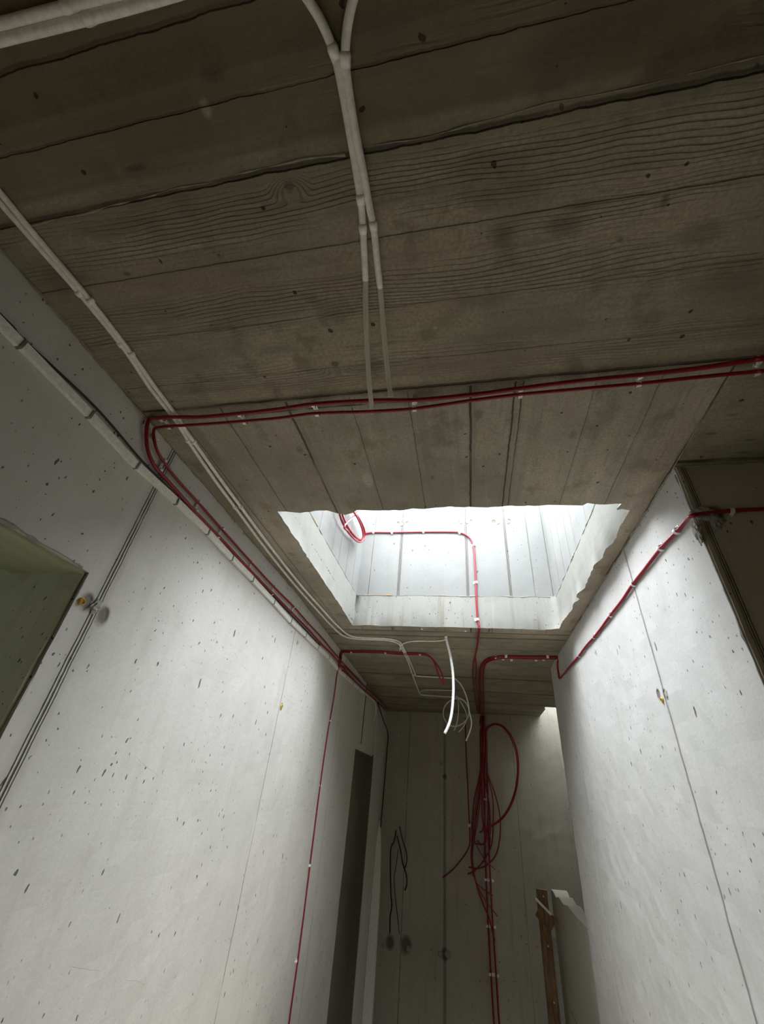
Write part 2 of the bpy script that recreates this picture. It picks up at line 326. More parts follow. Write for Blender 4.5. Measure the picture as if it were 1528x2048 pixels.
def cable(name, P, r, mat, label, cat, group=None, sub=8, seg=10, parent=None):
    bm = bmesh.new(); tube(bm, crom(P, sub), r, seg)
    o = link(name, bm, M[mat], parent=parent, org=P[0], smooth=True)
    if label: tag(o, label, cat, group)
    return o
def frame(d, n):
    d = d.normalized(); n = (n - d * n.dot(d)).normalized(); return d, n, n.cross(d)
def clip(parent, pos, d, n, span=.03, r=.009, mat='steel', wide=.011, name='clip', label=None):
    """saddle clip: a strap over each cable, a plate between them and a screw head"""
    d, n, s = frame(d, n); bm = bmesh.new()
    cs = [-span / 2, span / 2] if span else [0]
    for c0 in cs:
        arc = [pos + s * (c0 + math.cos(a) * (r + .0018)) + n * (math.sin(a) * (r + .0018)) for a in [math.pi * k / 8 for k in range(9)]]
        arc = [arc[0] - n * r] + arc + [arc[-1] - n * r]
        rows = [[bm.verts.new(p + d * e) for p in arc] for e in (-wide / 2, wide / 2)]
        cen = pos + s * c0
        outr = [[bm.verts.new(p + (p - cen).normalized() * .0015 + d * e) for p in arc] for e in (-wide / 2, wide / 2)]
        for k in range(len(arc) - 1):
            bm.faces.new((outr[0][k], outr[0][k + 1], outr[1][k + 1], outr[1][k]))
            bm.faces.new((rows[0][k], rows[1][k], rows[1][k + 1], rows[0][k + 1]))
            bm.faces.new((rows[0][k], rows[0][k + 1], outr[0][k + 1], outr[0][k])); bm.faces.new((rows[1][k], outr[1][k], outr[1][k + 1], rows[1][k + 1]))
    fl = span / 2 + r + .010 if not span else 0
    if span: box(bm, pos - n * (r * .35), d, s, n, wide * .62, max(.002, span / 2 - r - .001), .0016)
    else: box(bm, pos + s * (r + .008) - n * (r - .001), d, s, n, wide * .6, .0085, .0014)
    cc = pos - n * (r * .1) if span else pos + s * (r + .009) - n * (r - .004)
    tube(bm, [cc - n * .002, cc + n * .0035], .0042, 6)
    o = link(name, bm, M[mat], parent=parent, org=pos)
    if label: o['label'] = label
    return o
def collar(parent, P, i, r, mat='white', name='collar', L=.014):
    """the flared joint of a conduit at index i of the smooth path"""
    i = max(1, min(len(P) - 2, i)); d = (P[i + 1] - P[i - 1]).normalized(); c = P[i]; bm = bmesh.new()
    tube(bm, [c - d * L, c - d * L * .4, c + d * L * .8], lambda t: r * (1.10 + .16 * (1 - abs(t - .5) * 2)), 12)
    return link(name, bm, M[mat], parent=parent, org=c, smooth=True)
def near_index(P, q): return min(range(len(P)), key=lambda i: (P[i] - q).length)
def ridge(name, parent, P, n, wd, ht, mat='cement', seed=0, gap=.0):
    """a ragged fin of slurry along a joint"""
    bm = bmesh.new(); rows = []; L = 0; Q = []
    for a, b in zip(P, P[1:]):
        k = max(1, int((b - a).length / .012)); Q += [a.lerp(b, i / k) for i in range(k)]
    Q.append(P[-1])
    for i, p in enumerate(Q):
        d = (Q[min(i + 1, len(Q) - 1)] - Q[max(i - 1, 0)]); dd, nn, s = frame(d, n)
        f = max(gap, .5 + 1.0 * noise.noise(p * 14 + Vector((seed, 0, 0)))) ; f2 = .7 + .6 * noise.noise(p * 40 + Vector((0, seed, 0)))
        sh = noise.noise(p * 8 + Vector((0, 0, seed))) * wd * .8
        rows.append([bm.verts.new(p + s * (sh + e * wd * f * f2) + nn * hh * ht * f * f2 - nn * (.002 if hh == 0 else 0)) for e, hh in ((-1, 0), (-.45, .8), (.1, 1), (.6, .5), (1, 0))])
    for a, b in zip(rows, rows[1:]):
        for k in range(4): bm.faces.new((a[k], a[k + 1], b[k + 1], b[k]))
        bm.faces.new((a[4], a[0], b[0], b[4]))
    bm.faces.new(rows[0]); bm.faces.new(rows[-1][::-1])
    return link(name, bm, M[mat], parent=parent, org=P[0])
def lump(name, parent, c, sx, sy, sz, mat='cement', seed=0, kind=None):
    bm = bmesh.new(); bmesh.ops.create_icosphere(bm, subdivisions=3, radius=1)
    for v in bm.verts:
        q = v.co.normalized(); k = 1 + .45 * noise.noise(q * 2.2 + Vector((seed, seed, 0))) + .2 * noise.noise(q * 6 + Vector((seed, 0, 0)))
        v.co = Vector((q.x * sx, q.y * sy, q.z * sz)) * k + Vector(c)
    return link(name, bm, M[mat], parent=parent, org=c)
# ---------------------------------------------------------------- CEILING
def fill(bm, outer, holes, z, mi):
    es = []
    for loop in [outer] + holes:
        vs = [bm.verts.new((p[0], p[1], z)) for p in loop]
        es += [bm.edges.new((vs[i], vs[(i + 1) % len(vs)])) for i in range(len(vs))]
    before = set(bm.faces)
    bmesh.ops.triangle_fill(bm, use_beauty=True, edges=es)
    for f in bm.faces:
        if f not in before: f.material_index = mi
jag = [(555, 1023), (572, 1023), (600, 1026), (640, 1021), (655, 1021), (672, 1026), (690, 1030), (705, 1026), (714, 1020), (745, 1021), (800, 1021), (826, 1017), (850, 1018), (900, 1013), (975, 1015), (1010, 1012), (1070, 1012), (1110, 1010), (1165, 1011), (1175, 1006), (1200, 1009), (1243, 1007.5),
       (1234, 1017), (1234, 1020), (1245, 1018), (1259, 1021), (1251, 1035), (1246, 1044), (1238, 1058), (1227, 1085), (1211, 1098), (1206, 1115), (1188, 1130), (1181, 1147), (1170, 1176), (1154, 1188), (1153, 1194), (1159, 1198), (1146, 1208), (1145, 1218), (1133, 1234), (1125, 1242), (1119, 1257),
       (1085, 1260), (1040, 1258), (1000, 1257), (960, 1256), (900, 1254), (850, 1254), (800, 1252), (760, 1252), (740, 1250), (705, 1251),
       (680, 1210), (665, 1188), (645, 1158), (620, 1122), (600, 1090), (580, 1060)]
jp = [at('C', *q) for q in jag]; jj = []
for i, p in enumerate(jp):
    q = jp[(i + 1) % len(jp)]; k = max(1, int((q - p).length / .03))
    for e in range(k):
        u = p.lerp(q, e / k)
        if e: u += Vector((noise.noise(u * 31), noise.noise(u * 31 + Vector((5, 5, 5))), 0)) * .009
        jj.append(u)
hole = [(p.x, p.y) for p in jj]
bm = bmesh.new()
YM = 1.045; YF = 3.95
fill(bm, [(-1.74, -3.1), (4.1, -3.1), (4.1, YM), (-1.74, YM)], [], H, 0)
fill(bm, [(-1.9, YM), (XR, YM), (XR, YF), (-1.9, YF)], [hole], H, 1)
fill(bm, [(XR, YM), (4.1, YM), (4.1, YB + .2), (XR, YB + .2)], [], H, 2)
fill(bm, [(-2.1, YF), (XR + .3, YF), (XR + .3, YE), (2.7, YE), (2.7, 7.6), (1.225, 7.6), (1.235, 7.75), (1.26, 7.8), (1.262, 8.1), (1.275, 9.4), (-2.1, 9.4)], [], H, 3)
# reveal of the opening
def clampr(p):
    x = min(max(p.x, OX0), OX1); y = min(max(p.y, OY0), OY1)
    d = {'l': abs(p.x - OX0), 'r': abs(p.x - OX1), 'n': abs(p.y - OY0), 'f': abs(p.y - OY1)}; k = min(d, key=d.get)
    if k == 'l': x = OX0
    if k == 'r': x = OX1
    if k == 'n': y = OY0
    if k == 'f': y = OY1
    return x, y
rings = []
for zz, fz in ((H, 0), (H + .05, .75), (H + .12, .92), (H + .2, 1), (ST, 1)):
    rg = []
    for p in jj:
        x, y = clampr(p); q = Vector((p.x + (x - p.x) * fz, p.y + (y - p.y) * fz, zz))
        if zz not in (H, ST): q += noise.noise_vector(q * 16) * .006
        rg.append(bm.verts.new(q))
    rings.append(rg)
for a, b in zip(rings, rings[1:]):
    for i in range(len(a)):
        bm.faces.new((a[i], a[(i + 1) % len(a)], b[(i + 1) % len(a)], b[i])).material_index = 4
for f in bm.faces:
    if f.material_index == 4: f.smooth = True
# upper side of the slab
fill(bm, [(-2.5, -3.3), (4.3, -3.3), (4.3, 5.3), (-2.5, 5.3)], [[(OX0, OY0), (OX1, OY0), (OX1, OY1), (OX0, OY1)]], ST, 4)
fill(bm, [(-2.5, 5.3), (4.3, 5.3), (4.3, 7.6), (-2.5, 7.6)], [], ST, 4)
fill(bm, [(-2.5, 7.6), (1.26, 7.6), (1.26, 9.6), (-2.5, 9.6)], [], ST, 4)
for (xa, ya), (xb, yb) in (((1.225, 7.6), (2.7, 7.6)), ((1.225, 7.6), (1.235, 7.75)), ((1.235, 7.75), (1.26, 7.8)), ((1.26, 7.8), (1.275, 9.4))):
    bm.faces.new([bm.verts.new(v) for v in ((xa, ya, H), (xb, yb, H), (xb, yb, ST), (xa, ya, ST))]).material_index = 4
ceiling = link('ceiling', bm, [M['board_near'], M['board_mid'], M['board_right'], M['board_far'], M['slab_edge']], kind='structure')
DN = Vector((0, 0, -1))
def cl(pts): return [at('C', *p) for p in pts]
ridge('cement_ridge', ceiling, cl([(300, 826), (380, 838), (470, 834), (540, 825), (640, 815), (760, 806), (850, 797), (950, 786), (1060, 772)]), DN, .007, .007, seed=1)
ridge('cement_ridge', ceiling, cl([(1060, 772), (1200, 755), (1400, 735), (1600, 705)]), DN, .004, .004, seed=2)
ridge('cement_ridge', ceiling, cl([(40, 455), (120, 436), (210, 415), (330, 385), (420, 360), (520, 335), (690, 305)]), DN, .008, .006, seed=3)
ridge('cement_ridge', ceiling, cl([(720, 296), (830, 280), (950, 245), (1100, 205), (1210, 185), (1330, 160), (1528, 110)]), DN, .005, .006, seed=4)
ridge('cement_ridge', ceiling, [Vector((XL + .004, -.2, H - .002)), Vector((XL + .006, .4, H - .003)), Vector((XL + .004, .8, H - .003)), Vector((XL + .004, 1.06, H - .003))], Vector((.7, 0, -.7)), .010, .008, seed=5)
ridge('cement_ridge', ceiling, [Vector((XL + .004, 1.2, H - .002)), Vector((XL + .003, 3, H - .002)), Vector((XL - .04, 4.3, H - .002)), Vector((XL - .12, 6.5, H - .003))], Vector((.7, 0, -.7)), .007, .006, seed=6)
ridge('cement_ridge', ceiling, [Vector((XR - .003, YB, H - .002)), Vector((XR - .004, 3.5, H - .003)), Vector((XR - .003, YE, H - .002))], Vector((-.7, 0, -.7)), .012, .008, 'grey', seed=7)
ridge('cement_ridge', ceiling, [Vector((XR, YB - .004, H - .003)), Vector((1.3, YB - .004, H - .003)), Vector((2.0, YB - .004, H - .002))], Vector((0, -.7, -.7)), .013, .010, 'grey', seed=8)
ridge('cement_ridge', ceiling, cl([(1345, 938), (1395, 850), (1440, 772), (1462, 738)]), DN, .005, .004, 'grey', seed=9)
# ---------------------------------------------------------------- WALLS
Z0 = -1.7
bm = bmesh.new()
xo = XL - .335
rbox(bm, xo, XL, -3.1, .05, 0, H + .02)                          # before the side opening
rbox(bm, xo, XL, .05, 1.185, 2.08, H + .02, .06)                 # over the side opening
rbox(bm, xo, XL, 1.185, 6.2, Z0, H + .02, .07)
rbox(bm, xo, XL, 6.2, 6.52, 1.995, H + .02)
rbox(bm, xo, XL - .06, 6.52, 6.66, 1.995, H + .02)
rbox(bm, xo, XL - .012, 6.66, 7.78, 1.995, H + .02)
rbox(bm, xo, XL - .02, 6.2, 7.78, 1.905, 1.995)
rbox(bm, xo, XL, 7.78, 9.4, Z0, H + .02)
wl = link('wall_left', bm, M['wall_l'], kind='structure')
bm = bmesh.new(); rbox(bm, XR, XR + .3, YB + .003, YE, Z0, H + .02, .06, .003, tap=False)
wr = link('wall_right', bm, M['wall_r'], kind='structure')
bm = bmesh.new(); rbox(bm, XR + .006, 4.1, YB - .004, YB + .25, 0, H + .02, .08, .0025, tap=False)
wb = link('wall_right_return', bm, M['wall_b'], kind='structure')
def warpf(p): p.y += -.2 * (p.x + 1.64); return p
bm = bmesh.new(); rbox(bm, -2.1, 2.9, 9.1, 9.35, Z0, 3.75, .1, .003, tap=False, warp=warpf)
wf = link('wall_far', bm, M['wall_f'], kind='structure')
for nm, a, mt in (('wall_back', (-1.8, 4.2, -3.3, -3.1, 0, H), 'wall_room'), ('wall_room_right', (4.1, 4.3, -3.1, YB + .25, 0, H), 'wall_room'),
                  ('wall_rear_right', (2.4, 2.6, YE, 8.6, Z0, 3.75), 'wall_room'), ('wall_behind_right', (XR + .3, 2.4, YE, YE + .15, Z0, H), 'wall_room'),
                  ('wall_side_room', (-3.6, xo, 1.50, 1.62, 0, H), 'wall_side'), ('wall_side_room_near', (-3.6, xo, -1.1, -1, 0, H), 'wall_side'),
                  ('wall_doorway_room', (-3.6, -3.45, 5.7, 8.6, Z0, H), 'wall_room'), ('wall_doorway_near', (-3.6, xo - .2, 5.6, 5.75, Z0, H), 'wall_room'), ('wall_doorway_far', (-3.6, xo - .2, 8.5, 8.65, Z0, H), 'wall_room')):
    bm = bmesh.new(); rbox(bm, *a, .3, .002, tap=False); link(nm, bm, M[mt], kind='structure')
for nm, a in (('ceiling_side_room', (-3.7, xo, -1.1, 1.6, 2.5, 2.6)), ('ceiling_doorway_room', (-3.6, xo - .2, 5.6, 8.65, 2.3, 2.45))):
    bm = bmesh.new(); rbox(bm, *a, .3, .002, tap=False); link(nm, bm, M['wall_side'], kind='structure')
bm = bmesh.new()
for a in ((-3.7, -3.55, -1, 1.5, 0, 1.0), (-3.7, -3.55, -1, 1.5, 1.5, H), (-3.7, -3.55, -1, -.5, 1.0, 1.5), (-3.7, -3.55, 0, 1.5, 1.0, 1.5)): rbox(bm, *a, .3, .002, tap=False)
link('wall_side_room_left', bm, M['wall_side'], kind='structure')  # the unseen opening in this wall is added for light on the reveal
# lining of the side opening (greenish reveal)
bm = bmesh.new()
rbox(bm, xo - .01, XL - .012, 1.172, 1.184, 0, 2.08, .05, .004, tap=False); rbox(bm, xo - .01, XL - .012, .05, 1.183, 2.07, 2.08, .05, .004, tap=False)
link('opening_lining', bm, M['wall_side'], parent=wl)
ridge('cement_ridge', wl, [Vector((XL, 1.183, .9)), Vector((XL, 1.187, 1.5)), Vector((XL + .001, 1.183, 1.9)), Vector((XL, 1.185, 2.075))], Vector((1, 0, 0)), .006, .003, 'grey', seed=11)
ridge('cement_ridge', wl, [Vector((XL, -.1, 2.083)), Vector((XL, .6, 2.085)), Vector((XL, 1.15, 2.083))], Vector((1, 0, 0)), .009, .006, 'grey', seed=12)
# dark faces inside the doorway in the far part of the left wall
M['dark_faces'] = wall_mat('dark_faces_and_groove_shade', 'x', (.17, .155, .12), pore=.3)  # dark tone of the doorway faces, also painting the groove's shade
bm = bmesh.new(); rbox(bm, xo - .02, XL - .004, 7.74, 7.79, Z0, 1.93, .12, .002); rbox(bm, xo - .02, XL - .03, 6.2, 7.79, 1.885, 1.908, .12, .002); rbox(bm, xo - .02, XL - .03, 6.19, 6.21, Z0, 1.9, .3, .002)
link('doorway_dark_faces', bm, M['dark_faces'], parent=wl)
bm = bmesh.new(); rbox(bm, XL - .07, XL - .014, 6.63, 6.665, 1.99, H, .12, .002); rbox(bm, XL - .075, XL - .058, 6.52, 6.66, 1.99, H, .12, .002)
link('groove_shade', bm, M['dark_faces'], parent=wl)  # dark sheets that paint the shade inside the groove
# shaft over the opening
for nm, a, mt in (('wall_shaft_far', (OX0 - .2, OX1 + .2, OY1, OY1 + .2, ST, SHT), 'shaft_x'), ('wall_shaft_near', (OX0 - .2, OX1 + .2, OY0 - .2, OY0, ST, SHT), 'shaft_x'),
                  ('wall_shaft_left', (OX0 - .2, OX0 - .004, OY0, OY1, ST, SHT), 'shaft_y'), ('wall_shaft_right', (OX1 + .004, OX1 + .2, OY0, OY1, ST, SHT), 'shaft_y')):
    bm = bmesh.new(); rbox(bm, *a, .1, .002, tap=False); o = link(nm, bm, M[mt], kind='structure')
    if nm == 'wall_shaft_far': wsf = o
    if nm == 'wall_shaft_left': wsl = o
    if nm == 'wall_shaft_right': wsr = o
ridge('cement_ridge', wsf, [Vector((OX0, OY1 - .001, ST)), Vector((-.3, OY1 - .001, ST + .004)), Vector((.2, OY1, ST)), Vector((OX1, OY1 - .001, ST))], Vector((0, -1, 0)), .009, .008, 'cement', seed=14)
ridge('rust_streak', wsf, [Vector((OX0 + .05, OY1 - .004, ST)), Vector((-.9, OY1 - .004, ST + .003))], Vector((0, -1, 0)), .005, .004, 'rust', seed=15)
ridge('rust_streak', wsf, [Vector((-.88, OY1 - .006, ST)), Vector((-.72, OY1 - .006, ST + .003))], Vector((0, -1, 0)), .010, .004, 'rust', seed=16)
ridge('cement_ridge', wsl, [Vector((OX0, OY0 + .5, ST)), Vector((OX0, 3.0, ST)), Vector((OX0, OY1, ST))], Vector((1, 0, 0)), .007, .006, 'cement', seed=17)
ridge('rust_streak', wsl, [Vector((OX0 + .003, 2.25, ST)), Vector((OX0 + .003, 2.5, ST + .003))], Vector((1, 0, 0)), .008, .004, 'rust', seed=18)
ridge('cement_ridge', wsr, [Vector((OX1, OY0 + .2, ST)), Vector((OX1, 3.0, ST)), Vector((OX1, OY1, ST))], Vector((-1, 0, 0)), .014, .010, 'grey', seed=19)
# second shaft, rear right
for nm, a in (('wall_rear_shaft_near', (1.2, 2.4, 7.45, 7.6, ST - .3, 3.75)), ('wall_rear_shaft_left', (1.08, 1.26, 7.6, 8.6, ST, 3.75))):
    bm = bmesh.new(); rbox(bm, *a, .2, .002, tap=False); link(nm, bm, M['shaft_y'], kind='structure')
# floors: hall level, then the stairwell behind it
bm = bmesh.new(); rbox(bm, -3.7, 4.2, -3.2, 4.2, -.2, 0, .5, .002, tap=False)
for k in range(8): rbox(bm, XL - .1, XR + .02, 4.2 + k * .28, 4.5 + k * .28, -.2 - (k + 1) * .17, -(k + 1) * .17, .5, .001, tap=False)
link('floor', bm, M['floor'], kind='structure')
bm = bmesh.new(); rbox(bm, -3.7, 2.7, 4.5, 9.5, Z0 - .15, Z0 + .15, .5, .002, tap=False); link('floor_landing', bm, M['floor'], kind='structure')
# broken corner of the right wall
lump('mortar_lump', wb, at('B', 1408, 1028, .006), .045, .016, .035, 'grey', 3)
lump('mortar_lump', wb, at('B', 1432, 1045, .003), .022, .012, .035, 'grey', 5)
lump('mortar_lump', wr, at('B', 1396, 1065, .0), .012, .02, .05, 'grey', 8)
ridge('cement_ridge', wb, [at('B', 1350, 950, .002), at('B', 1378, 1010, .002), at('B', 1420, 1110, .002), at('B', 1470, 1230, .002), at('B', 1540, 1400, .002)], Vector((0, -1, 0)), .005, .004, 'grey', seed=21)
# low stair parapet in the stairwell
bm = bmesh.new()
pf = 7.6; z_top = .555
prof = [(pf, Z0), (pf, .565), (7.45, .57), (7.2, .545), (7.0, .575), (6.7, .56), (6.4, .59), (6.0, .58), (5.3, .60), (5.3, Z0)]
A = [bm.verts.new(rough(Vector((1.005, y, z)), .008)) for i, (y, z) in enumerate(prof)]; B = [bm.verts.new(rough(Vector((1.19 - .045 * (pf - y), y, z + .01)), .012)) for y, z in prof]
bm.faces.new(A); bm.faces.new(B[::-1])
for i in range(len(A)): bm.faces.new((A[i], B[i], B[(i + 1) % len(A)], A[(i + 1) % len(A)]))
link('wall_stair_parapet', bm, M['wall_f'], kind='structure')
# ---------------------------------------------------------------- WHITE CONDUITS ON THE NEAR CEILING
G1 = 'white conduits running side by side'
def conduit(name, pts, off, r, label, group, cols, mat='white', s='C', tail=None):
    P = (list(tail) if tail else []) + path(s, pts, off)
    o = cable(name, P, r, mat, label, 'conduit', group, seg=14); S = crom(P, 8)
    for cx, cy, co in cols: collar(o, S, near_index(S, at(s, cx, cy, co)), r, mat, 'coupling')
    return o
conduit('conduit', [(-70, 62), (0, 48), (60, 33), (137, 13), (240, -14), (330, -38), (470, -66), (560, -82)], .012, .0105, 'white conduit crossing the top left corner of the ceiling, above its twin', None, [(137, 13, .012)], tail=[Vector((-1.37, -.02, H - .012))])
conduit('conduit', [(-70, 100), (0, 81), (85, 60), (178, 36), (290, 6), (380, -20), (470, -40), (545, -52)], .012, .0105, 'white conduit along the top left corner, the lower one below its twin', None, [(178, 36, .012)])
PA = [(590, -40), (622, 8), (645, 48), (668, 105), (682, 165), (697, 250), (712, 340), (721, 400), (725, 445), (728, 500), (731, 560)]
PB = [(722, -40), (706, 0), (694, 60), (691, 120), (699, 190), (712, 270), (728, 350), (739, 415), (747, 452), (753, 510), (760, 575)]
TA = [(731, 560), (731, 600), (732, 650), (735, 710), (738, 760), (743.5, 815)]
TB = [(760, 575), (764, 620), (768, 670), (773, 720), (777, 760), (781.5, 793)]
def drop(k, n): return .013 + .11 * (k / (n - 1)) ** 1.6
for PP, TT, lab, cols, tlab in ((PA, TA, 'left of the two white conduits curving down the middle of the dark ceiling', [(666, 103), (721, 402), (725, 456)], 'see-through open tube end reaching below the upper red cable'),
                                (PB, TB, 'right of the two white conduits curving down the middle of the dark ceiling', [(692, 123), (747, 452)], 'see-through open tube end stopping above the red cables')):
    o = conduit('conduit', PP, .013, .0098, lab, None, [(a, b, .013) for a, b in cols])
    Q = [at('C', x, y, drop(k, len(TT))) for k, (x, y) in enumerate(TT)]
    bm = bmesh.new(); S = crom(Q, 8); tube(bm, S, .0088, 14, cap=False)
    t = link('tube_end', bm, M['clear'], parent=o, org=Q[0], smooth=True); t['label'] = tlab
    bm = bmesh.new(); d = (S[-1] - S[-2]).normalized(); u = d.orthogonal().normalized(); v = d.cross(u)
    tube(bm, [S[-1] + (u * math.cos(a) + v * math.sin(a)) * .0088 for a in [2 * math.pi * k / 20 for k in range(21)]], .0013, 6)
    link('rim', bm, M['bright'], parent=t, org=S[-1], smooth=True)
# the pair running along the left edge of the ceiling
WA = [(-30, 372), (0, 405), (80, 497), (170, 600), (250, 700), (300, 775), (345, 832), (365, 862), (380, 887), (430, 960), (470, 1014), (530, 1095), (590, 1170), (640, 1226), (662, 1250), (688, 1272), (720, 1278), (770, 1280), (795, 1286), (803, 1296), (815, 1320), (826, 1352), (838, 1384)]
WB = [(-30, 350), (0, 385), (80, 482), (170, 588), (255, 697), (310, 774), (352, 830), (372, 862), (388, 884), (440, 957), (482, 1014), (540, 1092), (600, 1168), (648, 1222), (672, 1248), (698, 1270), (725, 1275), (770, 1277)]
w1 = conduit('cable', WA, .010, .0090, 'outer of two white cables along the left ceiling edge, running to the far ceiling', None, [], 'offwhite')
w2 = conduit('cable', WB + [(798, 1283), (808, 1298), (821, 1325), (832, 1352)], .010, .0090, 'inner of the two white cables along the left ceiling edge, nearer the ceiling opening', None, [], 'offwhite')
for o, Wp, cols in ((w1, WA, [(155, 605 - 22), (240, 712 - 24), (371, 880), (475, 1014)]), (w2, WB, [(180, 600), (258, 706), (387, 886), (487, 1017)])):
    S = crom(path('C', Wp, .010), 8)
    for c in cols: collar(o, S, near_index(S, at('C', c[0], c[1], .01)), .0105, 'offwhite', 'coupling', .010)
for o in (w1, w2): o['category'] = 'cable'
def wc(pts, lab, s='C', off=.010, r=.008, mat='offwhite', grp=None, sub=8):
    return cable('cable', path(s, pts, off), r, mat, lab, 'cable', grp, sub=sub)
wc([(800, 1300), (803, 1290), (815, 1284), (835, 1282), (870, 1282), (888, 1280), (893, 1275)], 'short white cable arcing to the top of the bright hanging conduit')
wc([(822, 1345), (830, 1351), (850, 1353), (905, 1356)], 'middle white cable branching right under the far ceiling, the first past the red loop')
hy = at('C', 905, 1356, .01).y
P = [at('C', 905, 1356, .015)] + [at(('y', hy), *q) for q in ((912, 1359), (921, 1368), (930, 1385), (936, 1405), (939, 1425), (943, 1445), (940, 1462), (932, 1482))]
cable('cable', P, .0085, 'offwhite', 'white cable end hanging in a long bow right of the round cable loop', 'cable')
wc([(838, 1384), (842, 1389), (860, 1391), (905, 1394)], 'lower of the white cable branches that feed the round hanging loop', off=.01, r=.009)
wc([(834, 1375), (838, 1383), (838, 1385), (848, 1380), (880, 1380), (905, 1381)], 'thin white cable branch just above the lowest one on the far ceiling', off=.01, r=.007)
hy2 = at('C', 905, 1394, .01).y
lp = [(905, 1394), (918, 1395), (931, 1404), (938, 1420), (934, 1438), (922, 1449), (908, 1453), (896, 1448), (888, 1436), (887, 1420), (893, 1408), (903, 1400), (914, 1397), (928, 1402), (937, 1416), (936, 1432), (925, 1447), (908, 1452), (893, 1450)]
cable('cable', [at(('y', hy2 + .002 * k), *q) for k, q in enumerate(lp)], .010, 'offwhite', 'white cable wound in a round hanging loop behind the bright conduit', 'cable')
cable('cable', [at(('y', hy2 - .1), *q) for q in ((911, 1384), (915, 1396), (917, 1415), (915, 1440), (911, 1455), (908, 1461))], .008, 'offwhite', 'thin white cable end hanging straight down through the round loop', 'cable')
cable('cable', [at(('y', hy2 + .1), *q) for q in ((917, 1398), (925, 1410), (933, 1428), (932, 1442), (926, 1454), (917, 1464))], .008, 'offwhite', 'thin white cable end bending back left below the round loop', 'cable')
hc = at('C', 892, 1275, .01)
o = cable('conduit', [hc] + [at(('y', hc.y - .003 * k), *q) for k, q in enumerate(((895, 1288), (900, 1308), (904.5, 1335), (906.5, 1360), (906.5, 1390), (903.5, 1425), (898, 1448), (889.5, 1467)))], .0125, 'bright', 'bright white conduit hanging free in a bow under the ceiling behind the opening', 'conduit', seg=14)
collar(o, [hc + Vector((0, 0, .01)), hc + Vector((0, 0, .002)), hc - Vector((0, 0, .012))], 1, .0125, 'offwhite', 'ceiling_fitting')
# ---------------------------------------------------------------- CABLE DUCT ON THE LEFT WALL
seg_px = [(-70, 595), (31, 696), (171, 836), (266, 937), (347, 1009), (411, 1069), (459, 1121), (501, 1163), (544, 1208), (578, 1246), (608, 1274), (633, 1298), (655, 1318), (673, 1341), (690, 1356), (704, 1369), (716, 1380), (727, 1389), (740, 1396)]
sp = [at('L', x, y) for x, y in seg_px]
root = bpy.data.objects.new('cable_duct', None); C.objects.link(root); root.location = sp[0]
tag(root, 'white cable duct in short lengths along the left wall under the red cables', 'cable duct')
for i, (a, b) in enumerate(zip(sp, sp[1:])):
    d = (b - a).normalized(); n = Vector((1, 0, 0)); dd, nn, s = frame(d, n); up = s if s.z > 0 else -s
    jz = .0015 * math.sin(i * 2.3)
    bm = bmesh.new(); box(bm, (a + b) / 2 + up * (.0185 + jz) + nn * .0085, dd, up, nn, (b - a).length / 2 - .002, .0185, .0085)
    bmesh.ops.bevel(bm, geom=list(bm.edges), offset=.0015, segments=1, affect='EDGES')
    link('duct_length', bm, M['white'], parent=root, org=a)
    bm = bmesh.new(); box(bm, b + up * (.0185) + nn * .0095, dd, up, nn, .0055, .0205, .0115)
    bmesh.ops.bevel(bm, geom=list(bm.edges), offset=.0015, segments=1, affect='EDGES')
    o = link('duct_clip', bm, M['clip_dark'], parent=root, org=b)
# its cable tail
cable('cable', [at('L', 738, 1394, .012), at('L', 745, 1399, .012), at('L', 750, 1405, .02), at('L', 752, 1418, .03), at('L', 751, 1430, .03), at('L', 747, 1441, .03)], .010, 'white', 'white cable tail curling down from the far end of the cable duct', 'cable')
# thin dark tube in place of the shadow line on top of the duct
cable('cable', [at('L', x, y, .012) + Vector((0, 0, .009)) for x, y in [(-60, 578), (20, 655), (47, 688 - 3), (190, 823 - 4), (283, 925), (355, 997), (420, 1060), (505, 1153), (548, 1197), (640, 1292)]], .0045, 'black', 'thin dark strand for the shadow line along the top of the white cable duct', 'cable')
# ---------------------------------------------------------------- RED CABLES
def dirat(s, a, b, off): return at(s, *b, off) - at(s, *a, off)
up_px = [(1600, 712), (1528, 717), (1400, 736), (1280, 750), (1160, 762), (1040, 777), (950, 789), (830, 800), (740, 801), (630, 808), (560, 818), (480, 827), (400, 834), (345, 834), (315, 836)]
lo_px = [(1600, 738), (1528, 742), (1400, 754), (1280, 767), (1160, 778), (1040, 789), (950, 800), (830, 817), (740, 823), (630, 827), (560, 836), (480, 843), (400, 849), (345, 852), (325, 854)]
A1 = [Vector((3.9, 1.05, H - .032)), Vector((2.5, 1.05, H - .032))] + path('C', up_px, .032) + [at('L', *q, .02) for q in ((300, 838), (294, 852), (293, 880), (297, 905), (308, 930), (322, 947), (352, 980), (392, 1025), (437, 1072), (500, 1140), (544, 1185), (584, 1226), (615, 1257), (643, 1288), (667, 1312), (690, 1340), (712, 1364), (735, 1387), (775, 1420))]
A2 = [Vector((3.9, 1.12, H - .032)), Vector((2.5, 1.12, H - .032))] + path('C', lo_px, .032) + [at('L', *q, .02) for q in ((309, 858), (308, 876), (314, 900), (328, 924), (355, 960), (398, 1007), (444, 1059), (503, 1125), (548, 1174), (587, 1213), (617, 1247), (645, 1277), (668, 1305), (690, 1330), (714, 1355), (737, 1380), (778, 1418))]
r1 = cable('cable', A1, .0085, 'red', 'red cable along the ceiling joint, nearer the frame top, the lower run on the wall', 'cable')
r2 = cable('cable', A2, .0070, 'red', 'thinner red cable across the ceiling under its twin, becoming the upper run on the wall', 'cable')
